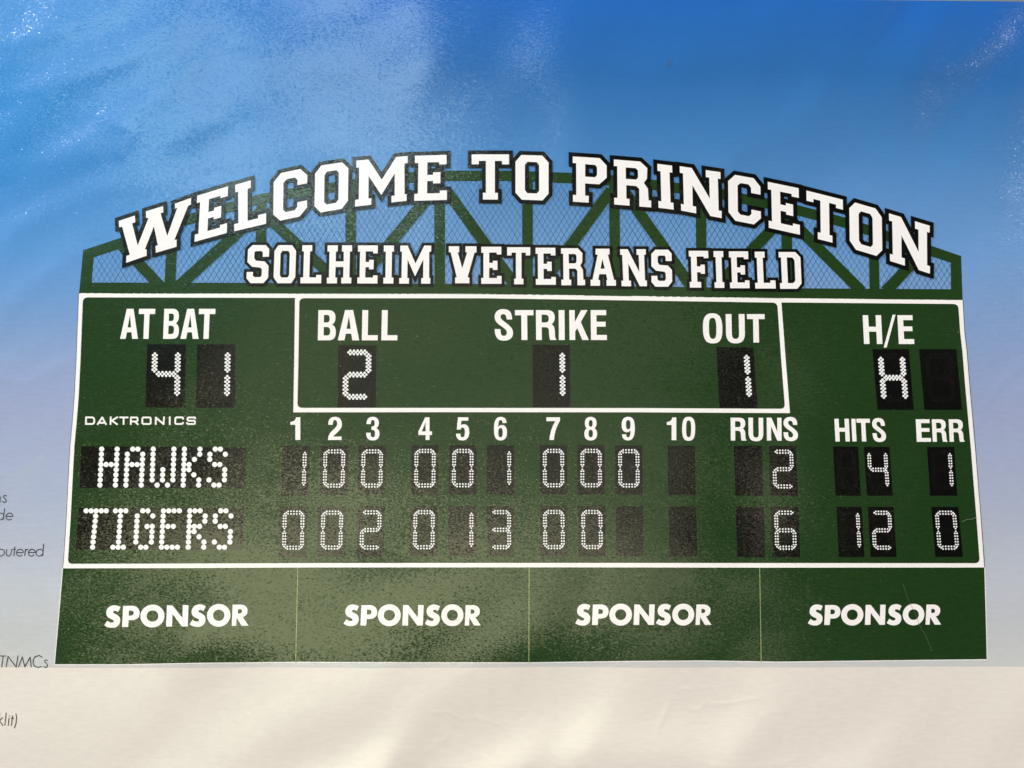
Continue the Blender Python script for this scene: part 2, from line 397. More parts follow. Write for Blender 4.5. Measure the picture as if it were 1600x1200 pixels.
CB = {}    # condensed bold sans
CB['A'] = flat('M0 1 L.31 0 L.69 0 L1 1 L.68 1 L.62 .78 L.37 .78 L.31 1 Z M.5 .2 L.4 .62 L.59 .62 Z')
CB['T'] = flat('M0 0 L1 0 L1 .175 L.66 .175 L.66 1 L.34 1 L.34 .175 L0 .175 Z')
CB['B'] = flat('M0 0 L.55 0 C.85 0 .96 .1 .96 .26 C.96 .37 .9 .44 .78 .48 C.93 .52 1 .61 1 .74 C1 .92 .88 1 .58 1 L0 1 Z M.32 .16 L.48 .16 C.6 .16 .64 .2 .64 .285 C.64 .37 .59 .41 .48 .41 L.32 .41 Z M.32 .56 L.5 .56 C.63 .56 .68 .61 .68 .7 C.68 .8 .63 .84 .5 .84 L.32 .84 Z')
CB['L'] = flat('M0 0 L.37 0 L.37 .83 L1 .83 L1 1 L0 1 Z')
CB['S'] = norm(flat('M322 232 L255 232 C252 190 240 165 215 165 C190 165 178 180 178 200 C178 225 200 240 240 270 C300 315 333 345 333 400 C333 460 290 497 218 497 C140 497 102 455 102 352 L175 352 C175 410 185 437 213 437 C240 437 255 420 255 395 C255 370 235 350 195 322 C130 280 103 250 103 200 C103 140 145 102 213 102 C290 102 325 145 322 232 Z'), 100, 115, 333, 488)
CB['R'] = norm(flat('M620 115 L760 115 C825 115 858 145 858 205 C858 250 840 278 815 292 C845 305 858 340 858 385 C858 440 860 470 875 478 L875 488 L798 488 C788 470 785 430 783 385 C782 345 770 328 735 328 L692 328 L692 488 L620 488 Z M692 172 L735 172 C768 172 782 190 782 222 C782 255 768 270 735 270 L692 270 Z'), 620, 115, 875, 488)
CB['I'] = flat('M0 0 L1 0 L1 1 L0 1 Z')
CB['K'] = norm(flat('M1036 120 L1106 120 L1106 268 L1185 120 L1266 120 L1180 270 L1278 493 L1198 493 L1135 345 L1109 388 L1109 493 L1038 493 Z'), 1036, 120, 1278, 493)
CB['E'] = flat('M0 0 L.97 0 L.97 .17 L.36 .17 L.36 .39 L.93 .39 L.93 .555 L.36 .555 L.36 .83 L1 .83 L1 1 L0 1 Z')
CB['O'] = flat('M0 .5 C0 .1 .15 -.03 .5 -.03 C.85 -.03 1 .1 1 .5 C1 .9 .85 1.03 .5 1.03 C.15 1.03 0 .9 0 .5 Z M.31 .5 C.31 .2 .36 .13 .5 .13 C.64 .13 .69 .2 .69 .5 C.69 .8 .64 .87 .5 .87 C.36 .87 .31 .8 .31 .5 Z')
CB['0'] = CB['O']
CB['U'] = flat('M0 0 L.31 0 L.31 .68 C.31 .82 .37 .87 .5 .87 C.63 .87 .69 .82 .69 .68 L.69 0 L1 0 L1 .66 C1 .92 .83 1.03 .5 1.03 C.17 1.03 0 .92 0 .66 Z')
CB['H'] = flat('M0 0 L.3 0 L.3 .4 L.7 .4 L.7 0 L1 0 L1 1 L.7 1 L.7 .57 L.3 .57 L.3 1 L0 1 Z')
CB['/'] = flat('M0 1 L.75 0 L1 0 L.25 1 Z')
CB['N'] = flat('M0 0 L.32 0 L.71 .61 L.71 0 L1 0 L1 1 L.7 1 L.29 .38 L.29 1 L0 1 Z')
CB['1'] = flat('M.58 0 L1 0 L1 1 L.5 1 L.5 .33 L0 .33 L0 .2 C.3 .2 .5 .14 .58 0 Z')
CB['2'] = flat('M.02 .33 C0 .1 .18 -.02 .5 -.02 C.82 -.02 1 .1 1 .3 C1 .47 .85 .56 .65 .68 C.5 .76 .42 .8 .38 .85 L.97 .85 L.97 1 L0 1 C0 .82 .1 .7 .35 .56 C.56 .44 .66 .4 .66 .29 C.66 .18 .6 .12 .5 .12 C.38 .12 .34 .2 .34 .33 Z')
CB['3'] = flat('M.03 .3 C.03 .08 .2 -.02 .5 -.02 C.8 -.02 .95 .08 .95 .25 C.95 .37 .88 .44 .75 .48 C.92 .52 1 .6 1 .72 C1 .92 .8 1.02 .5 1.02 C.18 1.02 0 .92 0 .68 L.33 .68 C.33 .82 .38 .88 .5 .88 C.62 .88 .67 .82 .67 .72 C.67 .6 .6 .55 .4 .55 L.4 .41 C.58 .41 .64 .37 .64 .26 C.64 .17 .6 .12 .5 .12 C.39 .12 .35 .18 .35 .3 Z')
CB['4'] = flat('M.5 0 L.82 0 L.82 .62 L1 .62 L1 .78 L.82 .78 L.82 1 L.53 1 L.53 .78 L0 .78 L0 .62 Z M.53 .22 L.53 .62 L.25 .62 Z')
CB['5'] = flat('M.15 0 L.93 0 L.93 .15 L.4 .15 L.37 .36 C.44 .32 .52 .31 .6 .31 C.87 .31 1 .43 1 .65 C1 .9 .8 1.02 .48 1.02 C.18 1.02 0 .92 0 .72 L.33 .72 C.33 .83 .38 .88 .49 .88 C.62 .88 .67 .8 .67 .66 C.67 .52 .62 .45 .5 .45 C.42 .45 .37 .48 .35 .54 L.06 .54 Z')
CB['6'] = flat('M.97 .25 L.65 .25 C.65 .16 .6 .12 .52 .12 C.38 .12 .33 .22 .33 .44 C.4 .37 .48 .34 .6 .34 C.87 .34 1 .46 1 .67 C1 .9 .83 1.02 .5 1.02 C.17 1.02 0 .9 0 .5 C0 .15 .17 -.02 .52 -.02 C.8 -.02 .96 .07 .97 .25 Z M.5 .47 C.38 .47 .33 .54 .33 .67 C.33 .82 .38 .88 .5 .88 C.62 .88 .67 .82 .67 .68 C.67 .54 .62 .47 .5 .47 Z')
CB['9'] = [[(1 - u, 1 - v) for u, v in P] for P in CB['6']]
CB['7'] = flat('M0 0 L1 0 L1 .15 C.75 .4 .6 .65 .55 1 L.22 1 C.27 .65 .42 .4 .66 .17 L0 .17 Z')
CB['8'] = flat('M.5 -.02 C.8 -.02 .96 .08 .96 .26 C.96 .37 .9 .44 .8 .48 C.93 .53 1 .61 1 .73 C1 .92 .82 1.02 .5 1.02 C.18 1.02 0 .92 0 .73 C0 .61 .07 .53 .2 .48 C.1 .44 .04 .37 .04 .26 C.04 .08 .2 -.02 .5 -.02 Z M.5 .12 C.4 .12 .35 .17 .35 .27 C.35 .37 .4 .42 .5 .42 C.6 .42 .65 .37 .65 .27 C.65 .17 .6 .12 .5 .12 Z M.5 .55 C.38 .55 .33 .61 .33 .71 C.33 .83 .38 .88 .5 .88 C.62 .88 .67 .83 .67 .71 C.67 .61 .62 .55 .5 .55 Z')

GB = {}    # geometric bold sans for the SPONSOR words, measured on one word: x, y raw
GB['S'] = norm(flat('M245 152 L222 200 C205 188 193 186 182 188 C168 190 168 205 180 213 C200 226 243 232 243 285 C243 335 205 362 158 360 C128 359 103 350 83 333 L112 287 C130 302 145 308 160 307 C180 305 184 290 172 281 C155 268 102 262 102 207 C102 160 138 132 180 131 C205 131 228 138 245 152 Z'), 83, 138, 245, 354)
GB['P'] = norm(flat('M272 140 L350 138 C405 138 437 165 437 212 C437 262 402 284 352 284 L328 284 L322 352 L262 352 Z M331 186 L345 186 C368 186 378 195 378 211 C378 229 366 238 345 238 L328 238 Z'), 262, 139, 437, 352)
GB['O'] = norm(flat('M683 240 C683 305 630 357 562 357 C494 357 443 305 443 243 C443 180 496 128 564 128 C632 128 683 178 683 240 Z M622 242 C622 210 596 186 563 186 C530 186 505 210 505 242 C505 275 530 299 563 299 C596 299 622 275 622 242 Z'), 443, 137, 683, 350)
GB['N'] = norm(flat('M707 132 L762 134 L862 260 L866 132 L924 132 L916 344 L858 344 L762 218 L758 344 L698 344 Z'), 698, 133, 924, 344)
GB['R'] = norm(flat('M1368 128 L1440 128 C1495 128 1518 155 1518 190 C1518 222 1500 243 1470 250 L1528 335 L1458 335 L1408 256 L1404 335 L1358 335 Z M1422 172 L1435 172 C1452 172 1462 180 1462 193 C1462 208 1452 215 1432 215 L1420 215 Z'), 1358, 128, 1528, 335)

def outline_polys(polys, wd):
    """mitred band of width wd round a glyph, as polygons whose union with the glyph is the outline's body"""
    out = []
    for pi, P in enumerate(polys):
        a = sum(P[i][0] * P[(i + 1) % len(P)][1] - P[(i + 1) % len(P)][0] * P[i][1] for i in range(len(P)))
        sgn = 1 if a > 0 else -1
        if pi > 0: sgn = -sgn                      # holes: band runs inward
        n = len(P); nr = []
        for i in range(n):
            (x0, y0), (x1, y1) = P[i], P[(i + 1) % n]; L = math.hypot(x1 - x0, y1 - y0)
            nr.append(((y1 - y0) / L * sgn, -(x1 - x0) / L * sgn))
        for i in range(n):
            (x0, y0), (x1, y1) = P[i], P[(i + 1) % n]; a0 = nr[i]
            out.append([(x0, y0), (x1, y1), (x1 + a0[0] * wd, y1 + a0[1] * wd), (x0 + a0[0] * wd, y0 + a0[1] * wd)])
            b0 = nr[(i + 1) % n]
            cr = (a0[0] * b0[1] - a0[1] * b0[0]) * sgn; dt = 1 + a0[0] * b0[0] + a0[1] * b0[1]
            if cr > 1e-3 and dt > .12:
                mx, my = (a0[0] + b0[0]) / dt * wd, (a0[1] + b0[1]) / dt * wd
                out.append([(x1, y1), (x1 + a0[0] * wd, y1 + a0[1] * wd), (x1 + mx, y1 + my), (x1 + b0[0] * wd, y1 + b0[1] * wd)])
    return out

# ------------------------------------------------------------------ the table and the sheet
me = bpy.data.meshes.new('tabletop')
me.from_pydata([(-1.4, -1.0, -.006), (1.4, -1.0, -.006), (1.4, 1.0, -.006), (-1.4, 1.0, -.006),
                (-1.4, -1.0, -.04), (1.4, -1.0, -.04), (1.4, 1.0, -.04), (-1.4, 1.0, -.04)], [],
               [(0, 1, 2, 3), (7, 6, 5, 4), (0, 4, 5, 1), (1, 5, 6, 2), (2, 6, 7, 3), (3, 7, 4, 0)])
mt = bpy.data.materials.new('grey_laminate'); mt.use_nodes = True
b = mt.node_tree.nodes['Principled BSDF']; b.inputs['Roughness'].default_value = .5
nz = mt.node_tree.nodes.new('ShaderNodeTexNoise'); nz.inputs['Scale'].default_value = 60; nz.inputs['Detail'].default_value = 6
cr = mt.node_tree.nodes.new('ShaderNodeValToRGB'); cr.color_ramp.elements[0].color = (.22, .22, .23, 1); cr.color_ramp.elements[1].color = (.34, .34, .35, 1)
mt.node_tree.links.new(nz.outputs['Fac'], cr.inputs[0]); mt.node_tree.links.new(cr.outputs[0], b.inputs['Base Color'])
me.materials.append(mt); tb = bpy.data.objects.new('tabletop', me); col.objects.link(tb); tb['kind'] = 'structure'

poster = bpy.data.objects.new('printed_poster', None); col.objects.link(poster)
poster['label'] = 'wavy glossy paper print of a green baseball scoreboard under a blue sky'
poster['category'] = 'poster'

def sheet():
    NX, NY = 500, 380
    us_ = np.linspace(0, 1, NX + 1); vs = np.linspace(0, 1, NY + 1)
    x = -180 + us_ * 1960
    top = np.where(x < 1380, -8 + 8 * np.clip((x - 400) / 980, 0, 1) - 10 * np.clip((400 - x) / 600, 0, 1), (x - 1380) * .011)
    X = np.tile(x, (NY + 1, 1)); Y = top[None, :] + vs[:, None] * (1390 - top[None, :])
    px, py = X.ravel(), Y.ravel(); W = NX + 1
    F = [(j * W + i, (j + 1) * W + i, (j + 1) * W + i + 1, j * W + i + 1) for j in range(NY) for i in range(NX)]
    return finish('paper_sheet', px, py, F, 0, M_SKY, poster, {'label': 'paper printed blue at the top, bare cream along the bottom'})
sheet()

# ------------------------------------------------------------------ printed board
LEFT = [(123.5,458),(121,520),(119.5,560),(116.5,620),(113.3,660),(109.8,697),(106.5,760),(104,810),(100.5,865),(98.5,887)]
RIGHT = [(1504,468.8),(1507,520),(1510.5,550),(1514.5,600),(1519,650),(1524,705),(1527.5,750),(1532,805),(1538,886.5)]
TOPL = [(123.5,458),(450,458.8),(760,459.2),(850,460.5),(1000,462.6),(1200,465.6),(1504,468.8)]
BOTL = [(98.5,888),(300,887.6),(500,886.6),(900,886.5),(1200,887),(1538,886.7)]
def yon(poly, x): return float(np.interp(x, [p[0] for p in poly], [p[1] for p in poly]))
def band_grid(name, lefts, rights, topf, botf, nx, ny, lift, mat, parent, **props):
    px, py = [], []
    for j in range(ny + 1):
        v = j / ny
        for i in range(nx + 1):
            u = i / nx
            # iterate: x depends on y through the edges, y on x through top and bottom
            y = 460 + v * 420; x = 800
            for _ in range(5):
                xl = float(interp(lefts, y)); xr = float(interp(rights, y)); x = xl + (xr - xl) * u
                y = topf(x) + (botf(x) - topf(x)) * v
            px.append(x); py.append(y)
    W = nx + 1
    F = [(j * W + i, (j + 1) * W + i, (j + 1) * W + i + 1, j * W + i + 1) for j in range(ny) for i in range(nx)]
    return finish(name, px, py, F, lift, mat, parent, props)
board = band_grid('scoreboard_panel', [(x + 1, y) for x, y in LEFT], [(x - 1, y) for x, y in RIGHT], lambda x: yon(TOPL, x) + 1, lambda x: yon(BOTL, x) - 1, 150, 46, 1, M_GREEN, poster,
                  label='large dark green scoreboard face with a white rounded border')

def rounded(P, r, which=None):
    """round the listed corners of a polygon"""
    out = []; n = len(P)
    for i in range(n):
        p = np.array(P[i], float)
        if which is not None and i not in which: out.append(tuple(p)); continue
        a = np.array(P[i - 1], float) - p; b_ = np.array(P[(i + 1) % n], float) - p
        a /= np.linalg.norm(a); b_ /= np.linalg.norm(b_)
        s, e = p + a * r, p + b_ * r
        for k in range(7):
            t = k / 6; out.append(tuple((1 - t) ** 2 * s + 2 * t * (1 - t) * p + t * t * e))
    return out

outer = [p for p in TOPL] + RIGHT[1:-1] + [(1538, 886.7)] + [p for p in BOTL[::-1]][1:] + LEFT[::-1][1:-1]
iw = 6.4
inn_top = [(x, y + 6.7) for x, y in TOPL if 200 < x < 1450]
inner = [(LEFT[0][0] + iw - .3, 464.6)] + inn_top + [(1497.3, 475)] + [(x - 6.6, y) for x, y in RIGHT[1:-1]] + [(1531, 880)] + \
        [(900, 879.5), (500, 879.8), (300, 880.5), (105.5, 881)] + [(x + iw, y) for x, y in LEFT[::-1][1:-1]]
ni = len(inner); nt_ = len(inn_top)
iB = 1 + nt_ + 1 + len(RIGHT[1:-1])
inner_r = rounded(inner, 8, {0, 1 + nt_, iB, iB + 4})
box_out = [(461, 462), (1220.8, 469), (1221, 473), (1227.5, 560), (1234.3, 645.5), (1000, 644.2), (700, 644), (458.3, 644.3), (459.7, 560)]
box_in = rounded([(467.8, 465.9), (760, 466.1), (1000, 469.6), (1214.5, 472.9), (1220.5, 560), (1226.7, 638.8), (1000, 637.6), (700, 637.3), (464.6, 637.3), (466.3, 560)], 8, {0, 3, 5, 8})
shape('border', [([outer], [inner_r]), ([box_out], [box_in])], 2, M_WHITE, board, 12,
      label='white frame line round the board with a boxed section at the top')
# dark hairline just outside the right and left edges
shape('edge_line', [(strip([(x + .5, y) for x, y in RIGHT], 1.0), [])], 1.5, M_EDGE, board, 30)
shape('edge_line', [(strip([(x - .4, y) for x, y in LEFT], .7), [])], 1.5, M_EDGE, board, 30)

def word(items, parent, lift, mat, font, lab=None, nm='letter', step=14):
    """items: (char, quad)"""
    for ch, q in items:
        G = [to_quad(P, q) for P in font[ch]]
        o = shape(nm, [([G[0]], G[1:])], lift, mat, parent, step)
def Q(ox, oy, s, x0, x1, y0, y1, skew=0.0, tilt=0.0):
    """quad from crop measurements; skew = dx per dy, tilt = dy per dx"""
    X0, X1, Y0, Y1 = ox + x0 / s, ox + x1 / s, oy + y0 / s, oy + y1 / s
    hh = Y1 - Y0; d = skew * hh / 2; e = tilt * (X1 - X0) / 2
    return ((X0 - d, Y0 - e), (X1 - d, Y0 + e), (X1 + d, Y1 + e), (X0 + d, Y1 - e))
def row(text, spans, ox, oy, s, y0, y1, skew=0.0, tilt=0.0):
    return [(c, Q(ox, oy, s, a, b_, y0, y1, skew, tilt)) for c, (a, b_) in zip(text, spans)]

word(row('ATBAT', [(354,466),(465,567),(623,720),(731,845),(840,943)], 100, 440, 4, 170, 358, -.04), board, 3, M_WHITE, CB)
word(row('BALL', [(188,300),(313,447),(463,562),(585,685)], 450, 440, 4, 178, 367, -.02), board, 3, M_WHITE, CB)
word(row('STRIKE', [(101,332),(358,590),(620,872),(904,978),(1036,1278),(1305,1505)], 760, 470, 8, 116, 490, .01), board, 3, M_WHITE, CB)
word(row('OUT', [(1193,1315),(1337,1455),(1470,1580)], 800, 440, 4, 203, 381, .02), board, 3, M_WHITE, CB)
word(row('HE', [(796,911),(1013,1110)], 1150, 440, 4, 210, 390, .05), board, 3, M_WHITE, CB)
word([('/', Q(1150, 440, 4, 923, 997, 207, 412))], board, 3, M_WHITE, CB)
word(row('123456', [(135,197),(370,457),(608,692),(935,1020),(1170,1253),(1407,1489)], 420, 640, 4, 48, 190), board, 3, M_WHITE, CB, nm='numeral')
word(row('789', [(295,380),(532,612),(765,848)], 780, 640, 4, 48, 190), board, 3, M_WHITE, CB, nm='numeral')
word(row('10', [(1048,1107),(1143,1225)], 780, 640, 4, 49, 191), board, 3, M_WHITE, CB, nm='numeral')
word(row('RUNS', [(79,168),(180,264),(284,368),(378,461)], 1120, 640, 3.636, 46, 176, .01, .01), board, 3, M_WHITE, CB)
word(row('HITS', [(671,753),(767,791),(796,872),(883,960)], 1120, 640, 3.636, 52, 181, .05), board, 3, M_WHITE, CB)
word(row('ERR', [(1133,1214),(1224,1308),(1320,1405)], 1120, 640, 3.636, 55, 183, .05), board, 3, M_WHITE, CB)

# maker's name in wide squared letters, drawn with strokes of one width
def stroke_word(glyphs, ox, oy, s, wd, parent, lift, mat, nm='letter'):
    for lines in glyphs:
        polys = []
        for ln in lines: polys += strip([(ox + x / s, oy + y / s) for x, y in ln], wd)
        shape(nm, [(polys, [])], lift, mat, parent, 20)
DAK = [
    [[(79,60),(166,60),(187,80),(187,130),(166,147),(78,147)],[(81,49),(77,158)]],
    [[(228,158),(292,60),(346,158)],[(250,132),(328,132)]],
    [[(405,49),(401,158)],[(500,52),(420,103),(495,156)]],
    [[(518,61),(636,61)],[(575,60),(573,158)]],
    [[(668,158),(670,61),(745,61),(758,72),(758,103),(745,114),(672,114)],[(718,114),(768,157)]],
    [[(820,72),(833,61),(918,61),(930,72),(930,136),(918,147),(833,147),(820,136),(820,72)]],
    [[(996,158),(998,62),(1100,150),(1106,49)]],
    [[(1181,49),(1181,160)]],
    [[(1358,88),(1354,64),(1340,60),(1268,60),(1254,72),(1252,136),(1266,147),(1340,147),(1354,138),(1356,122)]],
    [[(1518,84),(1512,62),(1430,61),(1414,70),(1414,94),(1428,104),(1500,104),(1513,114),(1512,140),(1498,148),(1420,147),(1408,136),(1407,124)]],
]
stroke_word(DAK, 125, 645, 8.42, 2.7, board, 3, M_WHITE)

# ------------------------------------------------------------------ number displays
SEG = {'0': 'abcdef', '1': 'bc', '2': 'abged', '3': 'abgcd', '4': 'fgbc', '6': 'afgedc', 'H': 'fbgec', '': ''}
def seg_dots(big):
    if big: y0, ym, y1, xl, xr, h0, h1, v = .114, .471, .827, .205, .80, .268, .747, (.145, .43, .502, .80)
    else:   y0, ym, y1, xl, xr, h0, h1, v = .117, .468, .815, .18, .825, .237, .785, (.142, .433, .490, .790)
    du, dv = (.047, .029) if big else (.042, .0255)
    def hor(y):
        o = []
        if big:
            for k in range(6): o.append((h0 + (h1 - h0) * k / 5, y))
            for k in range(5):
                x = h0 + (h1 - h0) * (k + .5) / 5; o += [(x, y - dv), (x, y + dv)]
        else:
            o += [(h0, y), (h1, y)]
            for k in range(5):
                x = h0 + (h1 - h0) * (.115 + .77 * k / 4); o += [(x, y - dv), (x, y + dv)]
        return o
    def ver(x, a, b_):
        o = []
        if big:
            for k in range(6): o.append((x, a + (b_ - a) * k / 5))
            for k in range(5):
                y = a + (b_ - a) * (k + .5) / 5; o += [(x - du, y), (x + du, y)]
        else:
            o += [(x, a), (x, b_)]
            for k in range(5):
                y = a + (b_ - a) * (.13 + .74 * k / 4); o += [(x - du, y), (x + du, y)]
        return o
    return {'a': hor(y0), 'g': hor(ym), 'd': hor(y1), 'f': ver(xl, v[0], v[1]), 'e': ver(xl, v[2], v[3]), 'b': ver(xr, v[0], v[1]), 'c': ver(xr, v[2], v[3])}
SD = {True: seg_dots(True), False: seg_dots(False)}
def display(q, ch, big, lab):
    p = quad_grid('digit_panel', *q, 5, 8, 2, M_BLACK, poster, label=lab)
    lit = [c for s in SEG[ch] for c in SD[big][s]]; off = [c for s in 'abcdefg' if s not in SEG[ch] for c in SD[big][s]]
    if lit: dots('digit', to_quad(lit, q), 1.9 if big else 1.38, 3, M_DOT, p, 10)
    if off: dots('unlit_dots', to_quad(off, q), 1.05 if big else .95, 3, M_UNLIT, p, 6, kind='stuff')
def qq(a, b_, c, d, yt, yb, yt2=None, yb2=None): return ((a, yt), (b_, yt2 or yt), (c, yb2 or yb), (d, yb))
BIG = [((230,538),(290.3,538),(288.5,636.8),(227.3,636.2),'4','big black digit panel, left of two under AT BAT, lit 4'),
       ((308,538),(368,538),(366.5,636.8),(305.8,636.8),'1','big black digit panel, right of two under AT BAT, lit 1'),
       ((528.8,539.5),(588,539.5),(587,636.8),(527,636.8),'2','big black digit panel under BALL, lit 2'),
       ((832,538.8),(890,538.8),(891,636.2),(832.5,636.2),'1','big black digit panel under STRIKE, lit 1'),
       ((1119.3,542.5),(1177,542.5),(1183.8,637.3),(1124.5,637),'1','big black digit panel under OUT, lit 1'),
       ((1363.3,545.5),(1420,545.5),(1427.8,640.3),(1371,640.3),'H','big black digit panel under H/E, lit letter H'),
       ((1436,545.5),(1494.3,545.5),(1503,640.3),(1444.5,640.3),'','big black digit panel under H/E, blank, beside the right border')]
for a, b_, c, d, ch, lab in BIG: display((a, b_, c, d), ch, True, lab)
ROW1 = [(441.3,484.3,481.3,439,696.3,773.8,'1','inning 1'),(500.8,544.5,542.3,499.3,696.3,773,'0','inning 2'),(560.5,603.3,601.5,559,696.3,772.8,'0','inning 3'),
        (643.3,685.3,684.3,642.3,695.5,772.8,'0','inning 4'),(702.3,744.3,744,701,695.5,772.5,'0','inning 5'),(761,803,803,760.8,695.5,772.5,'1','inning 6'),
        (843.5,885.8,886,843.8,695.5,772.5,'0','inning 7'),(902.3,944.5,945,902.3,695.5,772.5,'0','inning 8'),(961,1003.3,1004,961.8,696,772.8,'0','inning 9'),
        (1043,1085.5,1086.8,1044.3,696.5,773.5,'','inning 10'),(1146.7,1190.1,1192.9,1149.4,696.7,774.2,'','RUNS, left'),(1201.4,1242.9,1247,1203.9,696.7,774.5,'2','RUNS, right'),
        (1301.5,1340.6,1345,1305.9,697.8,774.5,'','HITS, left'),(1349.9,1389.8,1394.7,1354.6,698.3,774.5,'4','HITS, right'),(1448.6,1490.7,1495.7,1453.3,698.3,774.5,'1','ERR')]
ROW2 = [(437.5,480.5,479,435.5,791.8,870.3,'0','inning 1'),(497.5,541.3,538.8,495.8,791.8,870,'0','inning 2'),(558.3,600.8,599.5,557,791.3,870,'2','inning 3'),
        (641.8,683.8,683.3,640,791,869.5,'0','inning 4'),(701,744.3,744,700.3,791,869.5,'1','inning 5'),(760.5,802.8,803,760.5,791,869.5,'3','inning 6'),
        (843.8,886,887.3,844.3,790.8,869.3,'0','inning 7'),(903.3,945.3,946.5,904.3,790.8,869.3,'0','inning 8'),(962.5,1004.8,1005.5,963.3,791,869.3,'','inning 9'),
        (1045,1087.3,1089.3,1046,791.5,869.5,'','inning 10'),(1150,1193.7,1195.4,1151.9,791.8,870.5,'','RUNS, left'),(1204.4,1247.6,1250,1206.9,791.8,870.5,'6','RUNS, right'),
        (1307,1346.3,1350.7,1310.6,792,870.5,'1','HITS, left'),(1356,1395.9,1400.8,1360.4,792,870.2,'2','HITS, right'),(1455.3,1497.3,1504.5,1461.6,792,870.2,'0','ERR')]
for rw, team in ((ROW1, 'HAWKS'), (ROW2, 'TIGERS')):
    for a, b_, c, d, yt, yb, ch, where in rw:
        display(qq(a, b_, c, d, yt, yb), ch, False, 'small black digit panel, %s row, %s, %s' % (team, where, ('lit ' + ch) if ch else 'blank'))

PAT = {'H': ['1001'] * 3 + ['1111'] + ['1001'] * 4, 'A': ['0110', '1001', '1001', '1111'] + ['1001'] * 4,
       'W': ['10001'] * 4 + ['10101'] * 3 + ['01010'], 'K': ['1001', '1001', '1010', '1100', '1100', '1010', '1001', '1001'],
       'S': ['0110', '1001', '1000', '0110', '0001', '0001', '1001', '0110'], 'T': ['11111'] + ['00100'] * 7,
       'I': ['111'] + ['010'] * 6 + ['111'], 'G': ['0110', '1001', '1000', '1011', '1001', '1001', '1001', '0110'],
       'E': ['1111', '1000', '1000', '1110', '1000', '1000', '1000', '1111'], 'R': ['1110', '1001', '1001', '1110', '1100', '1010', '1001', '1001']}
def name_panel(q, letters, ytop, ybot, lab):
    p = quad_grid('team_name_panel', *q, 32, 8, 2, M_BLACK, poster, label=lab)
    for ch, xt, slope, pitch in letters:
        pts = []
        for r_, line in enumerate(PAT[ch]):
            y = ytop + (ybot - ytop) * r_ / 7; x0 = 90 + (xt + slope * (r_ * 36)) / 4.444
            for k, bit in enumerate(line):
                if bit == '1': pts.append((x0 + k * pitch / 4.444, y))
        dots('letter', pts, 4.05, 3, M_DOT, p, 16)
name_panel(((126.7,697.4),(384.1,699),(382.3,762.6),(124.9,762.2)), [('H',306,-.048,35.8),('A',486,-.048,35.6),('W',664,-.036,36),('K',881,-.036,35.8),('S',1059,-.036,35.6)], 701.7, 757.9, 'black display panel with HAWKS in round white dots')
name_panel(((123.3,793.2),(380.7,794.1),(378,858.7),(118.1,858.7)), [('T',198,-.1,35),('I',402,-.07,36),('G',555,-.055,36),('E',735,-.055,37),('R',918,-.045,36),('S',1097,-.04,36)], 798.1, 855, 'black display panel with TIGERS in round white dots')

# ------------------------------------------------------------------ sponsor strip
SL = [(98.5,887),(92.5,960),(85.6,1038)]; SR = [(1538,886),(1540.7,985),(1541.8,1030)]
SB = [(85.6,1037.9),(197,1037.8),(314,1035.5),(464.4,1034),(642.6,1034.6),(830,1034.8),(984,1032.7),(1101,1031.9),(1218,1033.8),(1382.5,1031.7),(1541.8,1030)]
divs = [SL, [(465.3,886),(462,1035)], [(826.8,886),(826.3,1036)], [(1187,886),(1189.4,1035)], SR]
labs = ['leftmost green sponsor panel', 'second green sponsor panel from the left', 'third green sponsor panel from the left', 'rightmost green sponsor panel']
SPW = [(163.0,388.4,947,980.2,944.5,977.6,-.06),(536.8,751.2,945.5,977.4,945.5,977.4,-.01),(898.8,1111.6,944.5,976.6,944.5,976.4,.0),(1262.2,1470.5,945.5,976.6,944.6,976,.03)]
FR = [('S',0,.112),('P',.123,.245),('O',.25,.417),('N',.428,.584),('S',.592,.703),('O',.712,.874),('R',.883,1.0)]
for k in range(4):
    px, py = [], []; nx, ny = 46, 20
    for j in range(ny + 1):
        v = j / ny
        for i in range(nx + 1):
            u = i / nx; y = 887 + 147 * v
            for _ in range(4):
                xl = float(interp(divs[k], y)); xr = float(interp(divs[k + 1], y)); x = xl + (xr - xl) * u
                t0_ = yon(BOTL, x) - .3; y = t0_ + (yon(SB, x) - t0_) * v
            px.append(x); py.append(y)
    F = [(j * (nx + 1) + i, (j + 1) * (nx + 1) + i, (j + 1) * (nx + 1) + i + 1, j * (nx + 1) + i + 1) for j in range(ny) for i in range(nx)]
    sp = finish('sponsor_panel', px, py, F, 1, M_GREEN, poster, {'label': labs[k]})
    x0, x1, yt0, yb0, yt1, yb1, sk = SPW[k]
    for ch, a, b_ in FR:
        xa, xb = x0 + (x1 - x0) * a, x0 + (x1 - x0) * b_
        ta, tb_ = yt0 + (yt1 - yt0) * a, yt0 + (yt1 - yt0) * b_; ba, bb = yb0 + (yb1 - yb0) * a, yb0 + (yb1 - yb0) * b_
        word([(ch, ((xa, ta), (xb, tb_), (xb, bb), (xa, ba)))], sp, 3, M_WHITE, GB)
    if k: shape('divider_line', [(strip([divs[k][0], divs[k][-1]], 1.15), [])], 2, M_LINE, sp, 10)
    if k == 0: shape('edge_line', [(strip([(x - .5, y) for x, y in SL], 1.2), [])], .8, M_WHITE, sp, 10)
    if k == 3: shape('edge_line', [(strip([(x + .7, y) for x, y in SR], 1.2), [])], .8, M_WHITE, sp, 10)
shape('edge_line', [(strip([(x, y + .7) for x, y in SB], 1.3), [])], .8, M_WHITE, poster, 10)

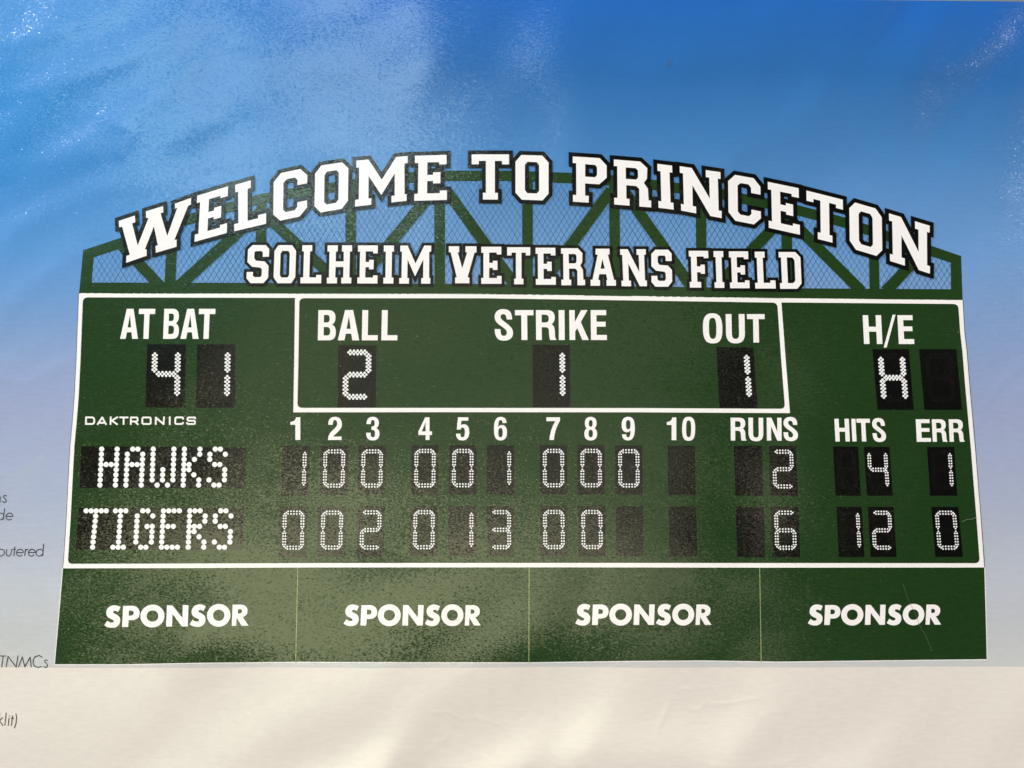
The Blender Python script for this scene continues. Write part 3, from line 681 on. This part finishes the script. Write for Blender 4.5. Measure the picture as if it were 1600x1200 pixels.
# ------------------------------------------------------------------ arched truss
CT = [(130,391),(186,372.5),(240,353),(296,334.6),(345,319),(394,306),(448,295),(485,290),(560,279),(642,269),(700,266.5),(790,266.5),(863,269),(892,270),(960,274),(1017,280.5),(1070,287),(1128,295),(1158,302),(1198,309.6),(1245,320),(1302,334.8),(1321,340),(1390,362),(1455,384),(1501.6,400)]
CBt = [(x, y + 16.3) for x, y in CT]
LPO = [(130,391),(127,423),(123.5,458.5)]; LPI = [(146.2,402),(144.6,420),(142.8,441.5)]
RPO = [(1501.6,400),(1502.6,430),(1504,469)]; RPI = [(1485.6,410.5),(1486,452)]
BT = [(142.8,441.5),(420,442),(760,443.7),(1000,447.5),(1200,450.2),(1486,452)]
BB = [(123.5,458.6),(450,459.4),(760,459.8),(850,461),(1000,463.2),(1200,466.2),(1504,469.4)]
frame = [p for p in CT] + RPO[1:] + BB[::-1][1:] + LPO[::-1][1:-1]
hole = [p for p in CBt if 150 < p[0] < 1480] + RPI + BT[::-1][1:] + LPI[::-1][1:]
truss = shape('truss_frame', [([frame], [hole])], 2, M_TRUSS, poster, 12, label='arched dark green truss frame behind the headline, above the board')
# diamond wire between the bars
wires = []
hp = np.array(hole)
def clip_line(m, c):     # y = m (x - c): keep the spans inside the hole
    ts = []
    for i in range(len(hp)):
        (xa, ya), (xb, yb) = hp[i], hp[(i + 1) % len(hp)]
        fa, fb = ya - m * (xa - c), yb - m * (xb - c)
        if fa * fb < 0: ts.append(xa + (xb - xa) * fa / (fa - fb))
    ts.sort()
    return [((a, m * (a - c)), (b_, m * (b_ - c))) for a, b_ in zip(ts[::2], ts[1::2])]
wx, wy, WF = [], [], []
def wire(seg, wd):
    (x0, y0), (x1, y1) = seg; n = max(1, int(math.hypot(x1 - x0, y1 - y0) // 12)); L = math.hypot(x1 - x0, y1 - y0)
    nx, ny = -(y1 - y0) / L * wd / 2, (x1 - x0) / L * wd / 2; b0 = len(wx)
    for k in range(n + 1):
        t = k / n; x = x0 + (x1 - x0) * t; y = y0 + (y1 - y0) * t
        wx.extend([x + nx, x - nx]); wy.extend([y + ny, y - ny])
    for k in range(n): a = b0 + 2 * k; WF.append((a, a + 1, a + 3, a + 2))
for sgn in (1, -1):
    c = 144 - 460 / 1.62 * 1 - 120 if sgn > 0 else 150
    while c < 1900:
        for s in clip_line(1.62 * sgn, c): wire(s, random.choice([.45, .55, .75]))
        c += 8.55
half = len(WF)
finish('wire_mesh', wx, wy, orient(wx, wy, WF), .8, M_WIRE, truss, {'kind': 'stuff'})
def bar(lx, rx, lift):
    """a bar given by its left and right edge lines"""
    shape('truss_bar', [([[lx[0], rx[0]] + [rx[1], lx[1]]], [])], lift, M_TRUSS, truss, 12)
def vbar(xt0, xt1, yt, xb0, xb1, yb, lift): bar(((xt0, yt), (xb0, yb)), ((xt1, yt), (xb1, yb)), lift)
for i, (a, b_, c, d, yt) in enumerate([(261.5,278,352,256.8,273.4),(400.5,416.8,310,398.5,414.5),(540,556.3,288,539.5,556),(678,694.8,272,679.2,695.2),(816,832.3,273,816.3,832.5),
        (951.5,967.6,280,953,969.4),(1087,1103.4,296,1088.2,1103.8),(1220.5,1237,320,1222,1238.3),(1357,1372.3,358,1359,1374.4)]):
    yt_, xb0, xb1 = c, d, yt
    vbar(a, b_, yt_, xb0, xb1, yon(BT, xb0) + 6, 3)
def dbar(p, q, wd, lift):
    s = strip([p, q], wd)[0]
    shape('truss_bar', [([s], [])], lift, M_TRUSS, truss, 12)
for i, (p, q) in enumerate([((250,447),(187,380)),((279,447),(408,330)),((412,334),(538,449)),((552,449),(681,294)),((697,297),(808,450)),((843,449),(955,297)),
        ((970,291),(1083,452)),((1116,451),(1224,340)),((1240,349),(1346,455)),((1384,455),(1450,386))]):
    dbar(p, q, 17.3, 4 + .5 * (i % 2))

# ------------------------------------------------------------------ headline and second line, white slab letters with a black outline
def s_(ox, oy, s, *pts): return tuple((ox + x / s, oy + y / s) for x, y in pts)
HEAD = [('W', ((185.7,345.1),(298.6,309.2),(293.0,380.1),(180.1,416.9))), ('E', ((308.2,305.7),(356.9,290.9),(354.3,364.0),(303.9,377.8))),
        ('L', ((365.6,289.5),(415.8,274.8),(415.8,349.5),(366.0,361.4))), ('C', ((427.8,272.7),(480.3,261.8),(479.4,335.9),(426.9,347.1))),
        ('O', ((492.5,260.1),(544.4,252.1),(543.5,324.6),(491.2,333.8))), ('M', ((555.3,251.1),(636.9,243.8),(636.6,313.6),(554.8,322.8))),
        ('E', ((648.5,243.4),(698.4,241.9),(698.4,312.3),(647.2,313.8))),
        ('T', ((737,241.2),(795.4,241.2),(795.4,312),(737,311.6))), ('O', ((805.4,241.7),(857.1,243.4),(857.1,313.5),(805.4,311.6))),
        ('P', ((894.9,244.4),(947.8,247.8),(948.2,318.4),(895.3,315))), ('R', ((959.1,249.1),(1017.1,253.8),(1017.5,324.1),(959.7,319.4))),
        ('I', ((1027.1,256),(1050.1,258.8),(1052.6,327.5),(1029,324.6))), ('N', ((1062,259.7),(1127,269.3),(1127.6,340.8),(1062.0,328.5))),
        ('C', ((1137.6,271.3),(1187.9,280.2),(1189.1,352.8),(1138.4,342.8))), ('E', ((1199.6,284.1),(1248.4,294.2),(1250,366.8),(1201.3,355.9))),
        ('T', ((1260,297.7),(1316.9,312),(1317.8,383.4),(1260.9,369.2))), ('O', ((1326.9,313.8),(1377.6,328.5),(1378.7,402.5),(1327.9,387.4))),
        ('N', ((1389,333.4),(1454,353.1),(1453,427.5),(1388.5,407)))]
def line(name, items, wd, lift, lab):
    # one outline per word, so that neighbouring outlines run together
    G = [([to_quad(P, q) for P in BL_[c]]) for c, q in items]
    grp = []
    for g in G:
        band = outline_polys(g, wd)
        grp.append(([g[0]], g[1:])); grp.append((band, []))
    o = shape(name, grp, lift, M_BLACK, poster, 14, label=lab)
    for g in G: shape('letter', [([g[0]], g[1:])], lift + 2, M_WHITE, o, 14)
line('headline_word', HEAD[:7], 6.1, 6, 'arched white slab letters WELCOME with black outline')
line('headline_word', HEAD[7:9], 6.1, 6, 'white slab letters TO with black outline')
line('headline_word', HEAD[9:], 6.3, 6, 'arched white slab letters PRINCETON with black outline')
def r2(text, spans, ox, oy, s, ytop, ybot, dt=0.0):
    out = []
    for i, (c, (a, b_)) in enumerate(zip(text, spans)):
        xm = ox + (a + b_) / 2 / s
        sk = (xm - 780) * .00010
        y0, y1 = ytop + dt * i, ybot + dt * i
        out.append((c, Q(ox, oy, s, a, b_, y0, y1, sk)))
    return out
line('subtitle_word', r2('SOLHEIM', [(32,212),(257,437),(481,654),(700,904),(954,1121),(1170,1254),(1302,1565)], 380, 370, 5.333, 69, 386, .7), 4.6, 6, 'smaller white slab letters SOLHEIM with black outline')
line('subtitle_word', r2('VETERANS', [(48,235),(268,405),(443,599),(636,771),(808,968),(1005,1176),(1208,1385),(1416,1556)], 690, 370, 4.324, 64, 314, 3.3), 4.6, 6, 'smaller white slab letters VETERANS with black outline')
line('subtitle_word', r2('FIELD', [(130,361),(425,540),(608,840),(907,1150),(1202,1459)], 1060, 370, 7.619, 167, 605, 3.5), 4.6, 6, 'smaller white slab letters FIELD with black outline')

# ------------------------------------------------------------------ cut-off notes in thin slanted type at the left
def arc(cx, cy, rx, ry, a0, a1, n=14):
    return [(cx + rx * math.cos(R(a0 + (a1 - a0) * k / n)) - .12 * ry * math.sin(R(a0 + (a1 - a0) * k / n)), cy + ry * math.sin(R(a0 + (a1 - a0) * k / n))) for k in range(n + 1)]
def e_(cx, cy): return [[(cx - 5.0, cy - .2), (cx + 5.2, cy - .2)], arc(cx, cy, 5.3, 5.4, -2, -322)]
NOTES = {
 'dark slanted letters ns cut off by the photo edge': [[(10.3,775.3),(8.5,774),(6.3,774.5),(5.3,776.5),(6.2,778.3),(8.8,780),(9.8,782.5),(8.3,784.8),(5.5,785),(3,783)], [(-6,785),(-5,777),(-2.5,774.5),(0,776),(.3,779),(-.4,785)]],
 'dark slanted letters de at the left edge': [[(7.3,794),(4.8,812.5)], arc(.2, 807, 5.4, 5.4, 0, 360)] + e_(14.6, 807),
 'dark slanted letters outered at the left edge': [arc(1.3, 863.5, 5.6, 5.4, 0, 360), [(10.5,858),(9.7,864.5),(10.5,868),(13.5,869.2),(16.5,867),(17.7,863),(18.5,858)], [(23.3,854),(21.5,869)], [(19.5,858.3),(24.3,858.3)]] + e_(31, 863.5) + [[(39.8,858),(38.5,869)], [(39.3,861.5),(41,858.7),(44,858.3)]] + e_(49.5, 863.5) + [arc(61.7, 863.5, 5.5, 5.4, 0, 360), [(68.2,849.5),(66.5,869)]],
 'dark slanted letters TNMCs left of the sponsor panel': [[(-4,1025),(9.7,1025)], [(5,1025),(2.5,1042.5)], [(9.5,1042.5),(12.5,1025.5),(25.3,1042.5),(28,1024.5)], [(28.8,1042.5),(34.7,1026.5),(38.7,1042),(47,1026.5),(48.7,1042.5)], [(66.5,1027),(61,1024.2),(55,1026),(51.8,1031),(51.5,1036),(54,1041),(59,1043),(65,1041.5)], [(74.5,1032.5),(72.5,1031),(70,1032),(69.8,1034.5),(73,1037),(74.5,1039.5),(73,1042.5),(70,1042.8),(68,1041)]],
 'dark slanted letters klit and a bracket near the bottom left': [[(4.5,1121),(-1,1126),(4.8,1134)], [(-.5,1113),(-2.5,1134)], [(9.7,1113.5),(7.5,1133.5)], [(14,1121.5),(12.8,1134)], [(14.8,1118),(14.7,1119.4)], [(19.5,1118),(17.8,1134)], [(17,1122.5),(21.7,1122.5)], [(24.8,1115),(25.8,1121),(25,1130),(22,1138)]],
}
for lab, lines in NOTES.items():
    polys = []
    for ln in lines: polys += strip(ln, 1.25)
    shape('printed_note', [(polys, [])], 2, M_NOTE, poster, 20, label=lab)
# scratches in the print
for pts, wd, lab in [([(1411,912),(1419,938),(1427,952),(1436,975),(1447,995),(1456,1016),(1453,1017)], .45, 'long fine scratch across the rightmost sponsor panel'),
                     ([(1503,815),(1511,811.5),(1519,811),(1526,808)], 1.1, 'short white scratch by the right border'),
                     ([(1043,106),(1047,95),(1049,91)], 1.1, 'tiny white scratch in the blue sky'),
                     ([(296,707),(300,716)], .6, 'tiny scratch on the HAWKS panel')]:
    shape('scratch', [(strip(pts, wd), [])], 8, M_SCR, poster, 20, label=lab)
print('script seconds', round(time.time() - T0, 1), 'objects', len(bpy.data.objects))
